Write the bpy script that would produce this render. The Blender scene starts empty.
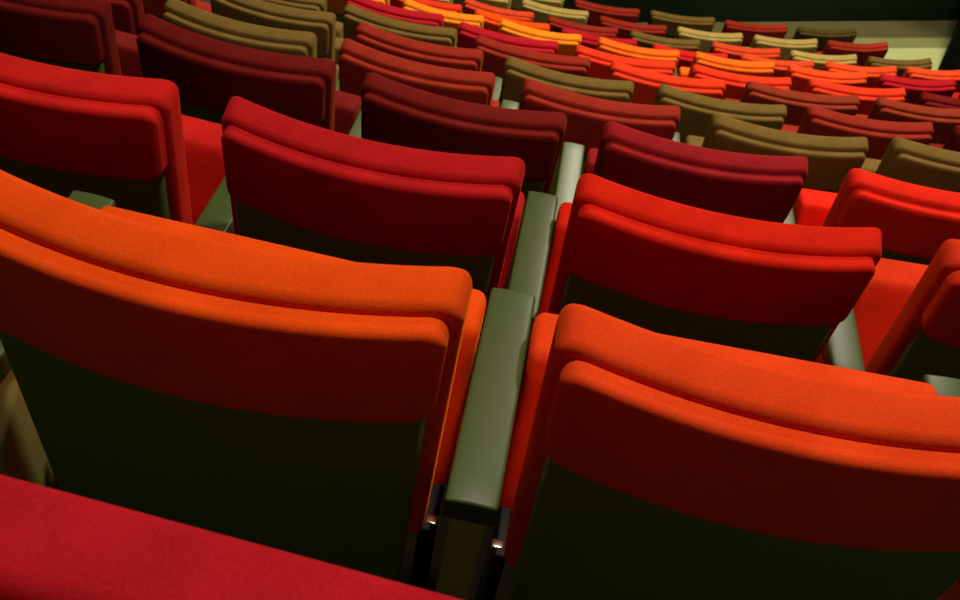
import bpy, bmesh, math, random
from mathutils import Vector, Matrix
random.seed(4)
C = bpy.context.scene.collection
K = 1.1                      # model units to metres
FZ = 5.62                    # height of the eye above the lowest floor

# ------------------------------------------------------------------ materials
def nodes(name):
    m = bpy.data.materials.new(name); m.use_nodes = True
    nt = m.node_tree; nt.nodes.clear()
    out = nt.nodes.new('ShaderNodeOutputMaterial')
    b = nt.nodes.new('ShaderNodeBsdfPrincipled')
    nt.links.new(b.outputs[0], out.inputs[0])
    return m, nt, b

def lin(c):
    return tuple(((v/255)/12.92 if v/255 <= .04045 else ((v/255+.055)/1.055)**2.4) for v in c)

def velvet(name, rgb):
    m, nt, b = nodes(name)
    col = lin(rgb)
    tc = nt.nodes.new('ShaderNodeTexCoord')
    n1 = nt.nodes.new('ShaderNodeTexNoise'); n1.inputs['Scale'].default_value = 14; n1.inputs['Detail'].default_value = 4
    n2 = nt.nodes.new('ShaderNodeTexNoise'); n2.inputs['Scale'].default_value = 420; n2.inputs['Detail'].default_value = 2
    nt.links.new(tc.outputs['Object'], n1.inputs['Vector']); nt.links.new(tc.outputs['Object'], n2.inputs['Vector'])
    add = nt.nodes.new('ShaderNodeMath'); add.operation = 'ADD'
    nt.links.new(n1.outputs[0], add.inputs[0]); nt.links.new(n2.outputs[0], add.inputs[1])
    mr = nt.nodes.new('ShaderNodeMapRange'); mr.inputs[1].default_value = .6; mr.inputs[2].default_value = 1.4
    nt.links.new(add.outputs[0], mr.inputs[0])
    mx = nt.nodes.new('ShaderNodeMix'); mx.data_type = 'RGBA'
    mx.inputs[6].default_value = (*[v*.74 for v in col], 1); mx.inputs[7].default_value = (*[min(1, v*1.22) for v in col], 1)
    nt.links.new(mr.outputs[0], mx.inputs[0]); nt.links.new(mx.outputs[2], b.inputs['Base Color'])
    b.inputs['Roughness'].default_value = .95
    b.inputs['Specular IOR Level'].default_value = .05
    b.inputs['Sheen Weight'].default_value = .4
    b.inputs['Sheen Roughness'].default_value = .35
    b.inputs['Sheen Tint'].default_value = (min(1, col[0]*1.5+.1), min(1, col[1]*1.7+.05), col[2]*1.2, 1)
    bp = nt.nodes.new('ShaderNodeBump'); bp.inputs['Strength'].default_value = .35; bp.inputs['Distance'].default_value = .0012
    nt.links.new(n2.outputs[0], bp.inputs['Height']); nt.links.new(bp.outputs[0], b.inputs['Normal'])
    return m

def plain(name, rgb, rough=.5, spec=.4, metal=0, scale=30, var=.2, bump=0.0):
    m, nt, b = nodes(name)
    col = lin(rgb)
    tc = nt.nodes.new('ShaderNodeTexCoord')
    n1 = nt.nodes.new('ShaderNodeTexNoise'); n1.inputs['Scale'].default_value = scale; n1.inputs['Detail'].default_value = 5
    nt.links.new(tc.outputs['Object'], n1.inputs['Vector'])
    mx = nt.nodes.new('ShaderNodeMix'); mx.data_type = 'RGBA'
    mx.inputs[6].default_value = (*[v*(1-var) for v in col], 1); mx.inputs[7].default_value = (*[min(1, v*(1+var)) for v in col], 1)
    nt.links.new(n1.outputs[0], mx.inputs[0]); nt.links.new(mx.outputs[2], b.inputs['Base Color'])
    b.inputs['Roughness'].default_value = rough; b.inputs['Specular IOR Level'].default_value = spec
    b.inputs['Metallic'].default_value = metal
    if bump:
        bp = nt.nodes.new('ShaderNodeBump'); bp.inputs['Strength'].default_value = bump; bp.inputs['Distance'].default_value = .002
        nt.links.new(n1.outputs[0], bp.inputs['Height']); nt.links.new(bp.outputs[0], b.inputs['Normal'])
    return m

FAB = {   # key: (fabric colour, words)
 'orangered': ((252, 80, 18), 'orange-red'), 'redorange': ((230, 58, 28), 'bright red-orange'),
 'red': ((208, 34, 30), 'bright red'), 'scarlet': ((224, 38, 20), 'scarlet'),
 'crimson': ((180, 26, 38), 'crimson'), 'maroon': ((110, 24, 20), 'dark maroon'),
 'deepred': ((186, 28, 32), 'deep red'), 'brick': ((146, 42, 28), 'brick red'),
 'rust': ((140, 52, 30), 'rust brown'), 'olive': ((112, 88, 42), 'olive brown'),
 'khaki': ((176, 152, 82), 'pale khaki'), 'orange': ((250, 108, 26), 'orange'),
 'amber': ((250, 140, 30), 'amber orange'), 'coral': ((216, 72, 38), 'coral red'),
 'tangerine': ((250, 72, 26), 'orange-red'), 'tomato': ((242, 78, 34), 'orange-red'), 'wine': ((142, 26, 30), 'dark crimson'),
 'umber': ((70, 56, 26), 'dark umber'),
}
VEL = {k: velvet('velvet_' + k, v[0]) for k, v in FAB.items()}
M_shell = plain('olive_shell_plastic', (104, 130, 58), .38, .4, scale=6, var=.12)
M_arm = plain('olive_arm_plastic', (72, 85, 42), .42, .3, scale=60, var=.06, bump=.05)
M_panel = plain('olive_panel', (168, 162, 90), .5, .4, scale=8, var=.12)
M_black = plain('black_steel', (8, 8, 7), .6, .25)
M_chrome = plain('chrome', (190, 188, 176), .18, .5, metal=1, var=.05)
M_carpet = plain('dark_carpet', (26, 22, 16), .95, .05, scale=300, var=.4, bump=.4)
M_floor = plain('pale_green_floor', (176, 182, 122), .7, .2, scale=3, var=.16)
M_plat = plain('olive_shaded_platform', (84, 80, 46), .8, .15, scale=3, var=.25)  # darker than the floor: shadow over the platform top is put into the colour
M_back = plain('black_backdrop', (22, 34, 18), .9, .1, scale=1.2, var=.8)
M_side = plain('black_side_wall', (8, 9, 7), .9, .1, scale=2, var=.3)

# ------------------------------------------------------------------ mesh helpers
def rbox(x0, x1, y0, y1, z0, z1, r, nx=8, ny=3, nz=8, warp=None, crown=0, rc=0, rcb=0):
    """rounded box: a gridded box whose lines crowd at the edges, projected to radius r"""
    bm = bmesh.new()
    def lines(a, b, n):
        k = 4
        L = [a + r*(1-math.cos(math.pi/2*i/k)) for i in range(k)]
        q = max(rc, rcb)-r
        e = [q*t for t in (.12, .3, .55, .8, 1)] if q > .004 and b-a > .1 else []
        L += [a+r] + [a+r+t for t in e]
        m0, m1 = L[-1], b-r-(q if e else 0)
        L += [m0+(m1-m0)*i/n for i in range(1, n+1)] + [b-r-t for t in e[::-1][1:]] + ([b-r] if e else [])
        L += [b - r*(1-math.cos(math.pi/2*i/k)) for i in range(k-1, -1, -1)]
        return L
    X, Y, Z = lines(x0, x1, nx), lines(y0, y1, ny), lines(z0, z1, nz)
    vs = {}
    def V(i, j, k):
        if (i, j, k) not in vs:
            p = Vector((X[i], Y[j], Z[k]))
            q = Vector((min(max(p.x, x0+r), x1-r), min(max(p.y, y0+r), y1-r), min(max(p.z, z0+r), z1-r)))
            d = p-q
            if d.length > 1e-9: p = q + d.normalized()*r
            for rad, sg, ze in ((rc, 1, z1), (rcb, -1, z0)):      # larger corner radius seen from behind
                if rad:
                    u = abs(p.x-(x0+x1)/2)-((x1-x0)/2-rad)
                    if u > 0:
                        dist = (ze-p.z)*sg; w = max(0, 1-dist/(rad*2.2))
                        p.z -= sg*(rad-math.sqrt(max(0, rad*rad-min(u, rad)**2)))*w*.9
            if crown: p.z += crown*(1-((p.x-(x0+x1)/2)/((x1-x0)/2))**2) if p.z > (z0+z1)/2 else 0
            if warp: p = warp(p)
            vs[(i, j, k)] = bm.verts.new(p*K)
        return vs[(i, j, k)]
    a, b, c = len(X)-1, len(Y)-1, len(Z)-1
    for i in range(a):
        for j in range(b):
            bm.faces.new((V(i, j, 0), V(i, j+1, 0), V(i+1, j+1, 0), V(i+1, j, 0)))
            bm.faces.new((V(i, j, c), V(i+1, j, c), V(i+1, j+1, c), V(i, j+1, c)))
    for i in range(a):
        for k in range(c):
            bm.faces.new((V(i, 0, k), V(i+1, 0, k), V(i+1, 0, k+1), V(i, 0, k+1)))
            bm.faces.new((V(i, b, k), V(i, b, k+1), V(i+1, b, k+1), V(i+1, b, k)))
    for j in range(b):
        for k in range(c):
            bm.faces.new((V(0, j, k), V(0, j, k+1), V(0, j+1, k+1), V(0, j+1, k)))
            bm.faces.new((V(a, j, k), V(a, j+1, k), V(a, j+1, k+1), V(a, j, k+1)))
    bmesh.ops.recalc_face_normals(bm, faces=bm.faces)
    for f in bm.faces: f.smooth = True
    return bm

def mesh(name, *bms):
    me = bpy.data.meshes.new(name)
    for b in bms: b.to_mesh(me) if len(bms) == 1 else None
    if len(bms) > 1:
        bm = bmesh.new()
        for b in bms:
            t = bpy.data.meshes.new('t'); b.to_mesh(t); bm.from_mesh(t); bpy.data.meshes.remove(t)
        bm.to_mesh(me)
    return me

def part(name, me, mat, parent):
    o = bpy.data.objects.new(name, me); C.objects.link(o); o.parent = parent
    if mat and not me.materials: me.materials.append(mat)
    return o

# ------------------------------------------------------------------ the seat (origin on the floor below the back's top edge)
H = .83                      # floor to top of back, model units
W2 = .236
def back_warp(sag=.041, taper=.10, beta=.075, slope=0):
    def w(p):
        x, y, z = p
        z += slope*y*max(0, min(1, (z+.07)/.06))
        s = 1+taper*z
        xx = x*s
        yy = y - sag*(1-(x/W2)**2) - z*beta
        return Vector((xx, yy, z+H))
    return w
def lift(p): return Vector((p.x, p.y, p.z+H))
def cushion_warp(p):
    z = p.z
    return Vector((p.x, p.y+(z+.25)*.30, z+H))

ME = {}
ME['backrest'] = mesh('backrest', rbox(-.240, .240, -.048, 0, -.415, .017, .010, 22, 2, 13, back_warp(slope=.28), rc=.026))
ME['rear_pad'] = mesh('rear_pad', rbox(-.231, .231, -.073, -.035, -.146, -.007, .0105, 22, 1, 6, back_warp(), rc=.022, rcb=.024))
ME['back_shell'] = mesh('back_shell', rbox(-.224, .224, -.061, -.035, -.60, -.14, .010, 22, 1, 12, back_warp()))
ME['piping'] = None
ME['seat_cushion'] = mesh('seat_cushion', rbox(-.247, .247, .15, .226, -.47, -.236, .014, 10, 2, 8, cushion_warp))
def plate(s):
    return rbox(s*.231-.008, s*.231+.008, .02, .125, -H, -.455, .004, 1, 2, 4, lift)
def hinge(s):
    return rbox(s*.236-.008, s*.236+.008, .03, .044, -.460, -.454, .0025, 1, 1, 1, lift)
ME['leg'] = [mesh('leg', plate(s)) for s in (-1, 1)]
ME['hinge'] = [mesh('hinge', hinge(s)) for s in (-1, 1)]
ME['arm_pad'] = mesh('arm_pad', rbox(-.0285, .0285, -.055, .268, -.302, -.268, .004, 8, 10, 1, lift, crown=.0022))
ME['support_panel'] = mesh('support_panel', rbox(-.020, .020, -.045, .17, -H, -.298, .005, 2, 3, 6, lift))

COL = {}
def fabric_mesh(kind, col):
    if (kind, col) not in COL:
        me = ME[kind].copy(); me.materials.clear(); me.materials.append(VEL[col]); COL[(kind, col)] = me
    return COL[(kind, col)]

def make_seat(col, loc, yaw, sx, label, cushion_sx=1):
    r = bpy.data.objects.new('auditorium_seat', None); C.objects.link(r)
    r.location = loc; r.rotation_euler = (0, 0, yaw); r.scale = (sx, 1, 1); r.empty_display_size = .1
    r['label'] = label; r['category'] = 'seat'; r['group'] = 'tip-up seats in the curved rows'
    part('backrest', fabric_mesh('backrest', col), None, r)
    part('rear_pad', fabric_mesh('rear_pad', col), None, r)
    cu = part('seat_cushion', fabric_mesh('seat_cushion', col), None, r); cu.scale = (cushion_sx, 1, 1)
    sh = part('back_shell', ME['back_shell'], M_shell, r); sh['label'] = 'dark olive moulded back shell'
    for k in (0, 1):
        lg = part('leg', ME['leg'][k], M_black, r); lg['label'] = 'black steel leg plate'
        part('hinge', ME['hinge'][k], M_chrome, lg)
    return r

def make_arm(loc, yaw, label):
    r = bpy.data.objects.new('armrest', None); C.objects.link(r)
    r.location = loc; r.rotation_euler = (0, 0, yaw); r.empty_display_size = .1
    r['label'] = label; r['category'] = 'armrest'; r['group'] = 'armrests between the seats'
    part('arm_pad', ME['arm_pad'], M_arm, r)
    part('support_panel', ME['support_panel'], M_panel, r)
    return r

# ------------------------------------------------------------------ rows: arcs about one centre, each row lower than the one behind
CX, CY = .4234, 15.0703
ROWS = {  # radius, height of back top (from the eye), arc offset of seat 0, seat spacing
'A': (14.3179, -0.7348, -0.6982, 0.6159), 'B': (13.6505, -1.0945, -1.2390, 0.5984),
'C': (12.8274, -1.5515, -1.7538, 0.6054), 'D': (12.1314, -1.9358, -1.9565, 0.6012),
'E': (11.4529, -2.2954, -2.0302, 0.5972), 'F': (10.7607, -2.6534, -1.6370, 0.6240),
'G': (10.0660, -3.0234, -1.1504, 0.6253), 'H': (9.3326, -3.3948, -0.9410, 0.5868),
'I': (8.6453, -3.7688, -1.1535, 0.6025), 'J': (7.9876, -4.0940, -0.6629, 0.6123),
'K': (7.2744, -4.4129, -0.2521, 0.6339), 'L': (6.5684, -4.7106, 0.2049, 0.6643),
'Z': (14.941, -0.402, -.53, 0.616)}
NUDGE = {('A', 0): (0.002, 0.010, -0.015), ('Z', 0): (0, 0, -.07), ('A', 1): (0.0, -0.008, 0.005), ('B', 0): (0.001, 0.008, -0.017), ('B', 1): (-0.002, 0.002, -0.009), ('B', 2): (-0.004, -0.005, -0.006), ('B', 3): (0.008, 0.0, -0.0), ('C', 0): (-0.004, 0.03, 0.022), ('C', 1): (0.006, 0.011, -0.027), ('C', 2): (-0.005, -0.011, -0.005), ('C', 3): (-0.003, -0.009, -0.002), ('C', 4): (0.005, -0.02, 0.012), ('D', 1): (0.01, -0.012, -0.007), ('D', 2): (-0.001, -0.007, -0.037), ('D', 3): (-0.004, -0.001, 0.015), ('D', 4): (0.006, -0.0, 0.005), ('D', 5): (0.001, 0.025, -0.014), ('E', 1): (-0.003, 0.012, 0.007), ('E', 2): (0.002, -0.004, -0.023), ('E', 3): (-0.001, -0.015, -0.022), ('E', 4): (0.003, -0.001, -0.012), ('E', 5): (-0.003, 0.021, -0.012), ('F', 1): (0.001, -0.01, 0.011), ('F', 2): (0.0, -0.019, -0.013), ('F', 3): (-0.0, -0.009, -0.005), ('F', 4): (0.008, 0.02, 0.013), ('F', 5): (0.003, 0.029, -0.018), ('G', 0): (0.002, 0.003, 0.002), ('G', 1): (0.001, -0.02, 0.029), ('G', 2): (-0.001, -0.009, 0.03), ('G', 3): (-0.003, 0.001, 0.017), ('G', 4): (0.012, 0.024, 0.017), ('G', 5): (-0.001, 0.003, -0.002), ('H', 0): (-0.006, -0.035, 0.05), ('H', 1): (-0.001, -0.015, 0.012), ('H', 2): (0.012, 0.001, -0.004), ('H', 3): (0.012, 0.022, 0.03), ('H', 4): (0.001, 0.015, 0.041), ('H', 5): (-0.01, 0.01, -0.018), ('I', 0): (0.005, -0.019, -0.011), ('I', 1): (0.003, -0.014, 0.006), ('I', 2): (-0.01, -0.006, 0.017), ('I', 3): (0.005, -0.014, 0.02), ('I', 4): (0.008, 0.014, 0.015), ('I', 5): (0.006, 0.02, -0.031), ('I', 6): (-0.003, 0.016, -0.009), ('J', 0): (-0.013, -0.007, 0.047), ('J', 1): (0.005, 0.005, 0.024), ('J', 2): (0.013, 0.009, 0.027), ('J', 3): (0.012, 0.015, 0.005), ('J', 4): (-0.004, 0.003, -0.023), ('J', 5): (-0.02, -0.024, -0.051), ('K', 0): (0.0, 0.02, 0.022), ('K', 1): (0.001, -0.007, 0.016), ('K', 2): (-0.002, 0.008, 0.026), ('K', 3): (0.001, 0.001, -0.017), ('K', 4): (-0.007, -0.021, -0.067), ('L', 0): (-0.002, 0.018, 0.021), ('L', 1): (0.006, 0.032, -0.005), ('L', 2): (0.004, 0.004, -0.02), ('L', 3): (-0.017, -0.047, -0.075)}

NUDGE = {k: (max(-.008, min(.008, v[0])), v[1], v[2]*(.35 if k[0] in 'FGHIJKL' else .8)) for k, v in NUDGE.items()}
def near(row, c):
    ks = [k for k in NUDGE if k[0] == row]
    return NUDGE[min(ks, key=lambda k: abs(k[1]-c))] if ks else (0, 0, 0)
SEATS = {   # row: (first index, colours)
'Z': (0, ['crimson']),
'A': (-1, ['red', 'orangered', 'tangerine']),
'B': (0, ['red', 'deepred', 'scarlet', 'redorange']),
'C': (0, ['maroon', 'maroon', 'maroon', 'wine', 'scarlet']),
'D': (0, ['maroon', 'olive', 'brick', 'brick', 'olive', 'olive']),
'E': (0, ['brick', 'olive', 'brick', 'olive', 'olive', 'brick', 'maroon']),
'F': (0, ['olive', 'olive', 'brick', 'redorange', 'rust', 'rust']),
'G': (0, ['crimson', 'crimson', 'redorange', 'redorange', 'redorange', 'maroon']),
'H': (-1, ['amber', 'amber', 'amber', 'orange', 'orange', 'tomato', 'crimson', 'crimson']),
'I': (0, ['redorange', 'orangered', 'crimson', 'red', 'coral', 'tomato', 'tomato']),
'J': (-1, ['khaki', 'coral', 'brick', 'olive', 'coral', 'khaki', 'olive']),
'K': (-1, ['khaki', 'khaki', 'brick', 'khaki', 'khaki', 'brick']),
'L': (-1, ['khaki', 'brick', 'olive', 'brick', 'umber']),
}
ORDER = 'ZABCDEFGHIJKL'
ORD = ['first', 'second', 'third', 'fourth', 'fifth', 'sixth', 'seventh', 'eighth', 'ninth', 'tenth', 'eleventh', 'twelfth', 'thirteenth']

def at(row, c, dx=0, dy=0):
    R, z, ph, s = ROWS[row]
    th = (ph+c*s)/R
    T = Vector((math.cos(th), math.sin(th), 0)); F = Vector((-math.sin(th), math.cos(th), 0))
    p = Vector((CX+R*math.sin(th), CY-R*math.cos(th), 0)) + T*dx + F*dy
    p.z = FZ+z-H*K
    return p, th

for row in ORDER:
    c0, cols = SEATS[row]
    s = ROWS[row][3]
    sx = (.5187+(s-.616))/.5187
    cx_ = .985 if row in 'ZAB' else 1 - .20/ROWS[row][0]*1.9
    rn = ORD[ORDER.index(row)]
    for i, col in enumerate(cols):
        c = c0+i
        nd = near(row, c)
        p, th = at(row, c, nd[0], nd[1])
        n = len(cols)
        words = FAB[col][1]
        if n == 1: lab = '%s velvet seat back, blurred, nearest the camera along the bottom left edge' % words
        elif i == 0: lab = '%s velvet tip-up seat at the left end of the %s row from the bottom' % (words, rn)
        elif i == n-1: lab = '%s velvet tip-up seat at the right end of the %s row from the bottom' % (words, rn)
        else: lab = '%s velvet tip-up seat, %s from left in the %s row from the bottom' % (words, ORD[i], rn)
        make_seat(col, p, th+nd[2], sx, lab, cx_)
    for i in range(len(cols)+1):
        c = c0+i-.5
        if row == 'Z': continue
        na = [near(row, c+e) for e in (-.5, .5)]
        m = [sum(v[k] for v in na)/len(na) for k in range(3)]
        p, th = at(row, c, m[0], m[1]); th += m[2]
        if i == 0: lab = 'olive armrest left of the leftmost seat in the %s row from the bottom' % rn
        elif i == len(cols): lab = 'olive armrest right of the rightmost seat in the %s row from the bottom' % rn
        else: lab = 'olive armrest between %s and %s seats from left, %s row from the bottom' % (ORD[i-1], ORD[i], rn)
        make_arm(p, th, lab)

# ------------------------------------------------------------------ the setting
def struct(name, bm, mat):
    me = bpy.data.meshes.new(name); bm.to_mesh(me); me.materials.append(mat)
    o = bpy.data.objects.new(name, me); C.objects.link(o); o['kind'] = 'structure'
    return o

bm = bmesh.new()            # carpeted terraces
A1, NA = .42, 48
prev_z = None
rr = ['Z'] + list('ABCDEFGHIJKL')
for k, row in enumerate(rr):
    A0 = -.55 if k < 9 else -.34
    ro = ROWS[row][0]+.16
    ri = ROWS[rr[k+1]][0]+.16 if k+1 < len(rr) else ROWS[row][0]-.20
    z = FZ+ROWS[row][1]-H*K
    znext = FZ+ROWS[rr[k+1]][1]-H*K if k+1 < len(rr) else -.02
    def ring(R, zz): return [bm.verts.new((CX+R*math.sin(A0+(A1-A0)*i/NA), CY-R*math.cos(A0+(A1-A0)*i/NA), zz)) for i in range(NA+1)]
    a, b, c = ring(ro, z), ring(ri, z), ring(ri, znext)
    for i in range(NA):
        bm.faces.new((a[i], a[i+1], b[i+1], b[i])); bm.faces.new((b[i], b[i+1], c[i+1], c[i]))
bmesh.ops.recalc_face_normals(bm, faces=bm.faces)
struct('floor', bm, M_carpet)

def slab(pts, z0, z1):
    bm = bmesh.new()
    lo = [bm.verts.new((x, y, z0)) for x, y in pts]; hi = [bm.verts.new((x, y, z1)) for x, y in pts]
    n = len(pts)
    bm.faces.new(lo); bm.faces.new(hi)
    for i in range(n): bm.faces.new((lo[i], lo[(i+1) % n], hi[(i+1) % n], hi[i]))
    bmesh.ops.recalc_face_normals(bm, faces=bm.faces)
    return bm
struct('floor', slab([(.1, 8.3), (9, 7), (9, 14.5), (.1, 14.5)], -.12, 0), M_floor)
# low platform along the backdrop
d = Vector((.945, .327)); P0 = Vector((3.864, 10.383)); nrm = Vector((-.327, .945))
a = P0-d*4.2; b = P0+d*4.5
a = a+d*.75
o_ = nrm*.10
struct('floor', slab([(a+o_)[:], (b+o_)[:], (b+nrm*1.6)[:], (a+nrm*1.6)[:]], 0, .06), M_plat)
bm = bmesh.new()
q = [bm.verts.new((v.x, v.y, z)) for v, z in ((a, 0), (b, 0), (b+o_, .06), (a+o_, .06))]; bm.faces.new(q)
bmesh.ops.recalc_face_normals(bm, faces=bm.faces)
struct('trim_1', bm, plain('sloping_stage_edge', (126, 128, 78), .7, .2, scale=3, var=.12))
w0 = Vector((-.3, 9.32)); w1 = Vector((1.18, 9.86)); w2 = Vector((4.48, 11.06)); w3 = w2+(w2-w1)*1.2
wd = (w2-w1).normalized(); wn = Vector((-wd.y, wd.x))
struct('wall_front', slab([w0[:], w1[:], w2[:], w3[:], (w3+wn*.15)[:], (w0+wn*.15)[:]], 0, 7), M_back)
struct('wall_left', slab([w0[:], (-4.5, 12.2), (-4.4, 12.35), (w0+wn*.15)[:]], 0, 7), M_back)
struct('wall_right', slab([(4.19, 10.03), (4.60, 11.12), (8.5, 11.9), (8.5, 10.6)], 0, 7), M_side)

# ------------------------------------------------------------------ light
def spot(name, loc, target, power, ang, blend, radius, col=(1, .9, .74)):
    l = bpy.data.lights.new(name, 'SPOT'); l.energy = power; l.spot_size = math.radians(ang); l.spot_blend = blend
    l.shadow_soft_size = radius; l.color = col
    o = bpy.data.objects.new(name, l); C.objects.link(o); o.location = loc
    o.rotation_euler = (Vector(target)-Vector(loc)).to_track_quat('-Z', 'Y').to_euler()
    return o
spot('spot_key', (2.2, 6.0, 8.6), (1.4, 5.2, 2.0), 1200, 120, .9, .25)
spot('spot_front', (1.2, 9.2, 9.6), (1.2, 6.3, 1.6), 2300, 69, .12, .12)
spot('spot_near', (.3, 1.5, 7.8), (.3, 1.1, 4.2), 295, 110, .9, .2)
spot('spot_floor', (3.6, 8.0, 7.5), (4.1, 10.0, 0), 1000, 44, .6, .15, (1, .95, .7))
wd_ = bpy.data.worlds.new('dark_hall'); bpy.context.scene.world = wd_; wd_.use_nodes = True
bg = wd_.node_tree.nodes['Background']; bg.inputs[0].default_value = (1, .93, .5, 1); bg.inputs[1].default_value = .045

# ------------------------------------------------------------------ camera
cam = bpy.data.cameras.new('camera'); co = bpy.data.objects.new('camera', cam); C.objects.link(co)
F, PITCH, ROLL = 1076.578, .788217, .181827
cam.sensor_width = 36; cam.lens = F/960*36; cam.clip_start = .02
fw = Vector((0, math.cos(PITCH), -math.sin(PITCH))); up = Vector((0, math.sin(PITCH), math.cos(PITCH))); rt = Vector((1, 0, 0))
c_, s_ = math.cos(ROLL), math.sin(ROLL)
R2 = rt*c_+up*s_; U2 = -rt*s_+up*c_
Mx = Matrix((R2, U2, -fw)).transposed().to_4x4(); Mx.translation = Vector((0, 0, FZ))
co.matrix_world = Mx
cam.dof.use_dof = True; cam.dof.focus_distance = 1.5; cam.dof.aperture_fstop = 13
bpy.context.scene.camera = co
vs = bpy.context.scene.view_settings
vs.view_transform = 'Standard'; vs.look = 'None'; vs.exposure = 0; vs.gamma = 1
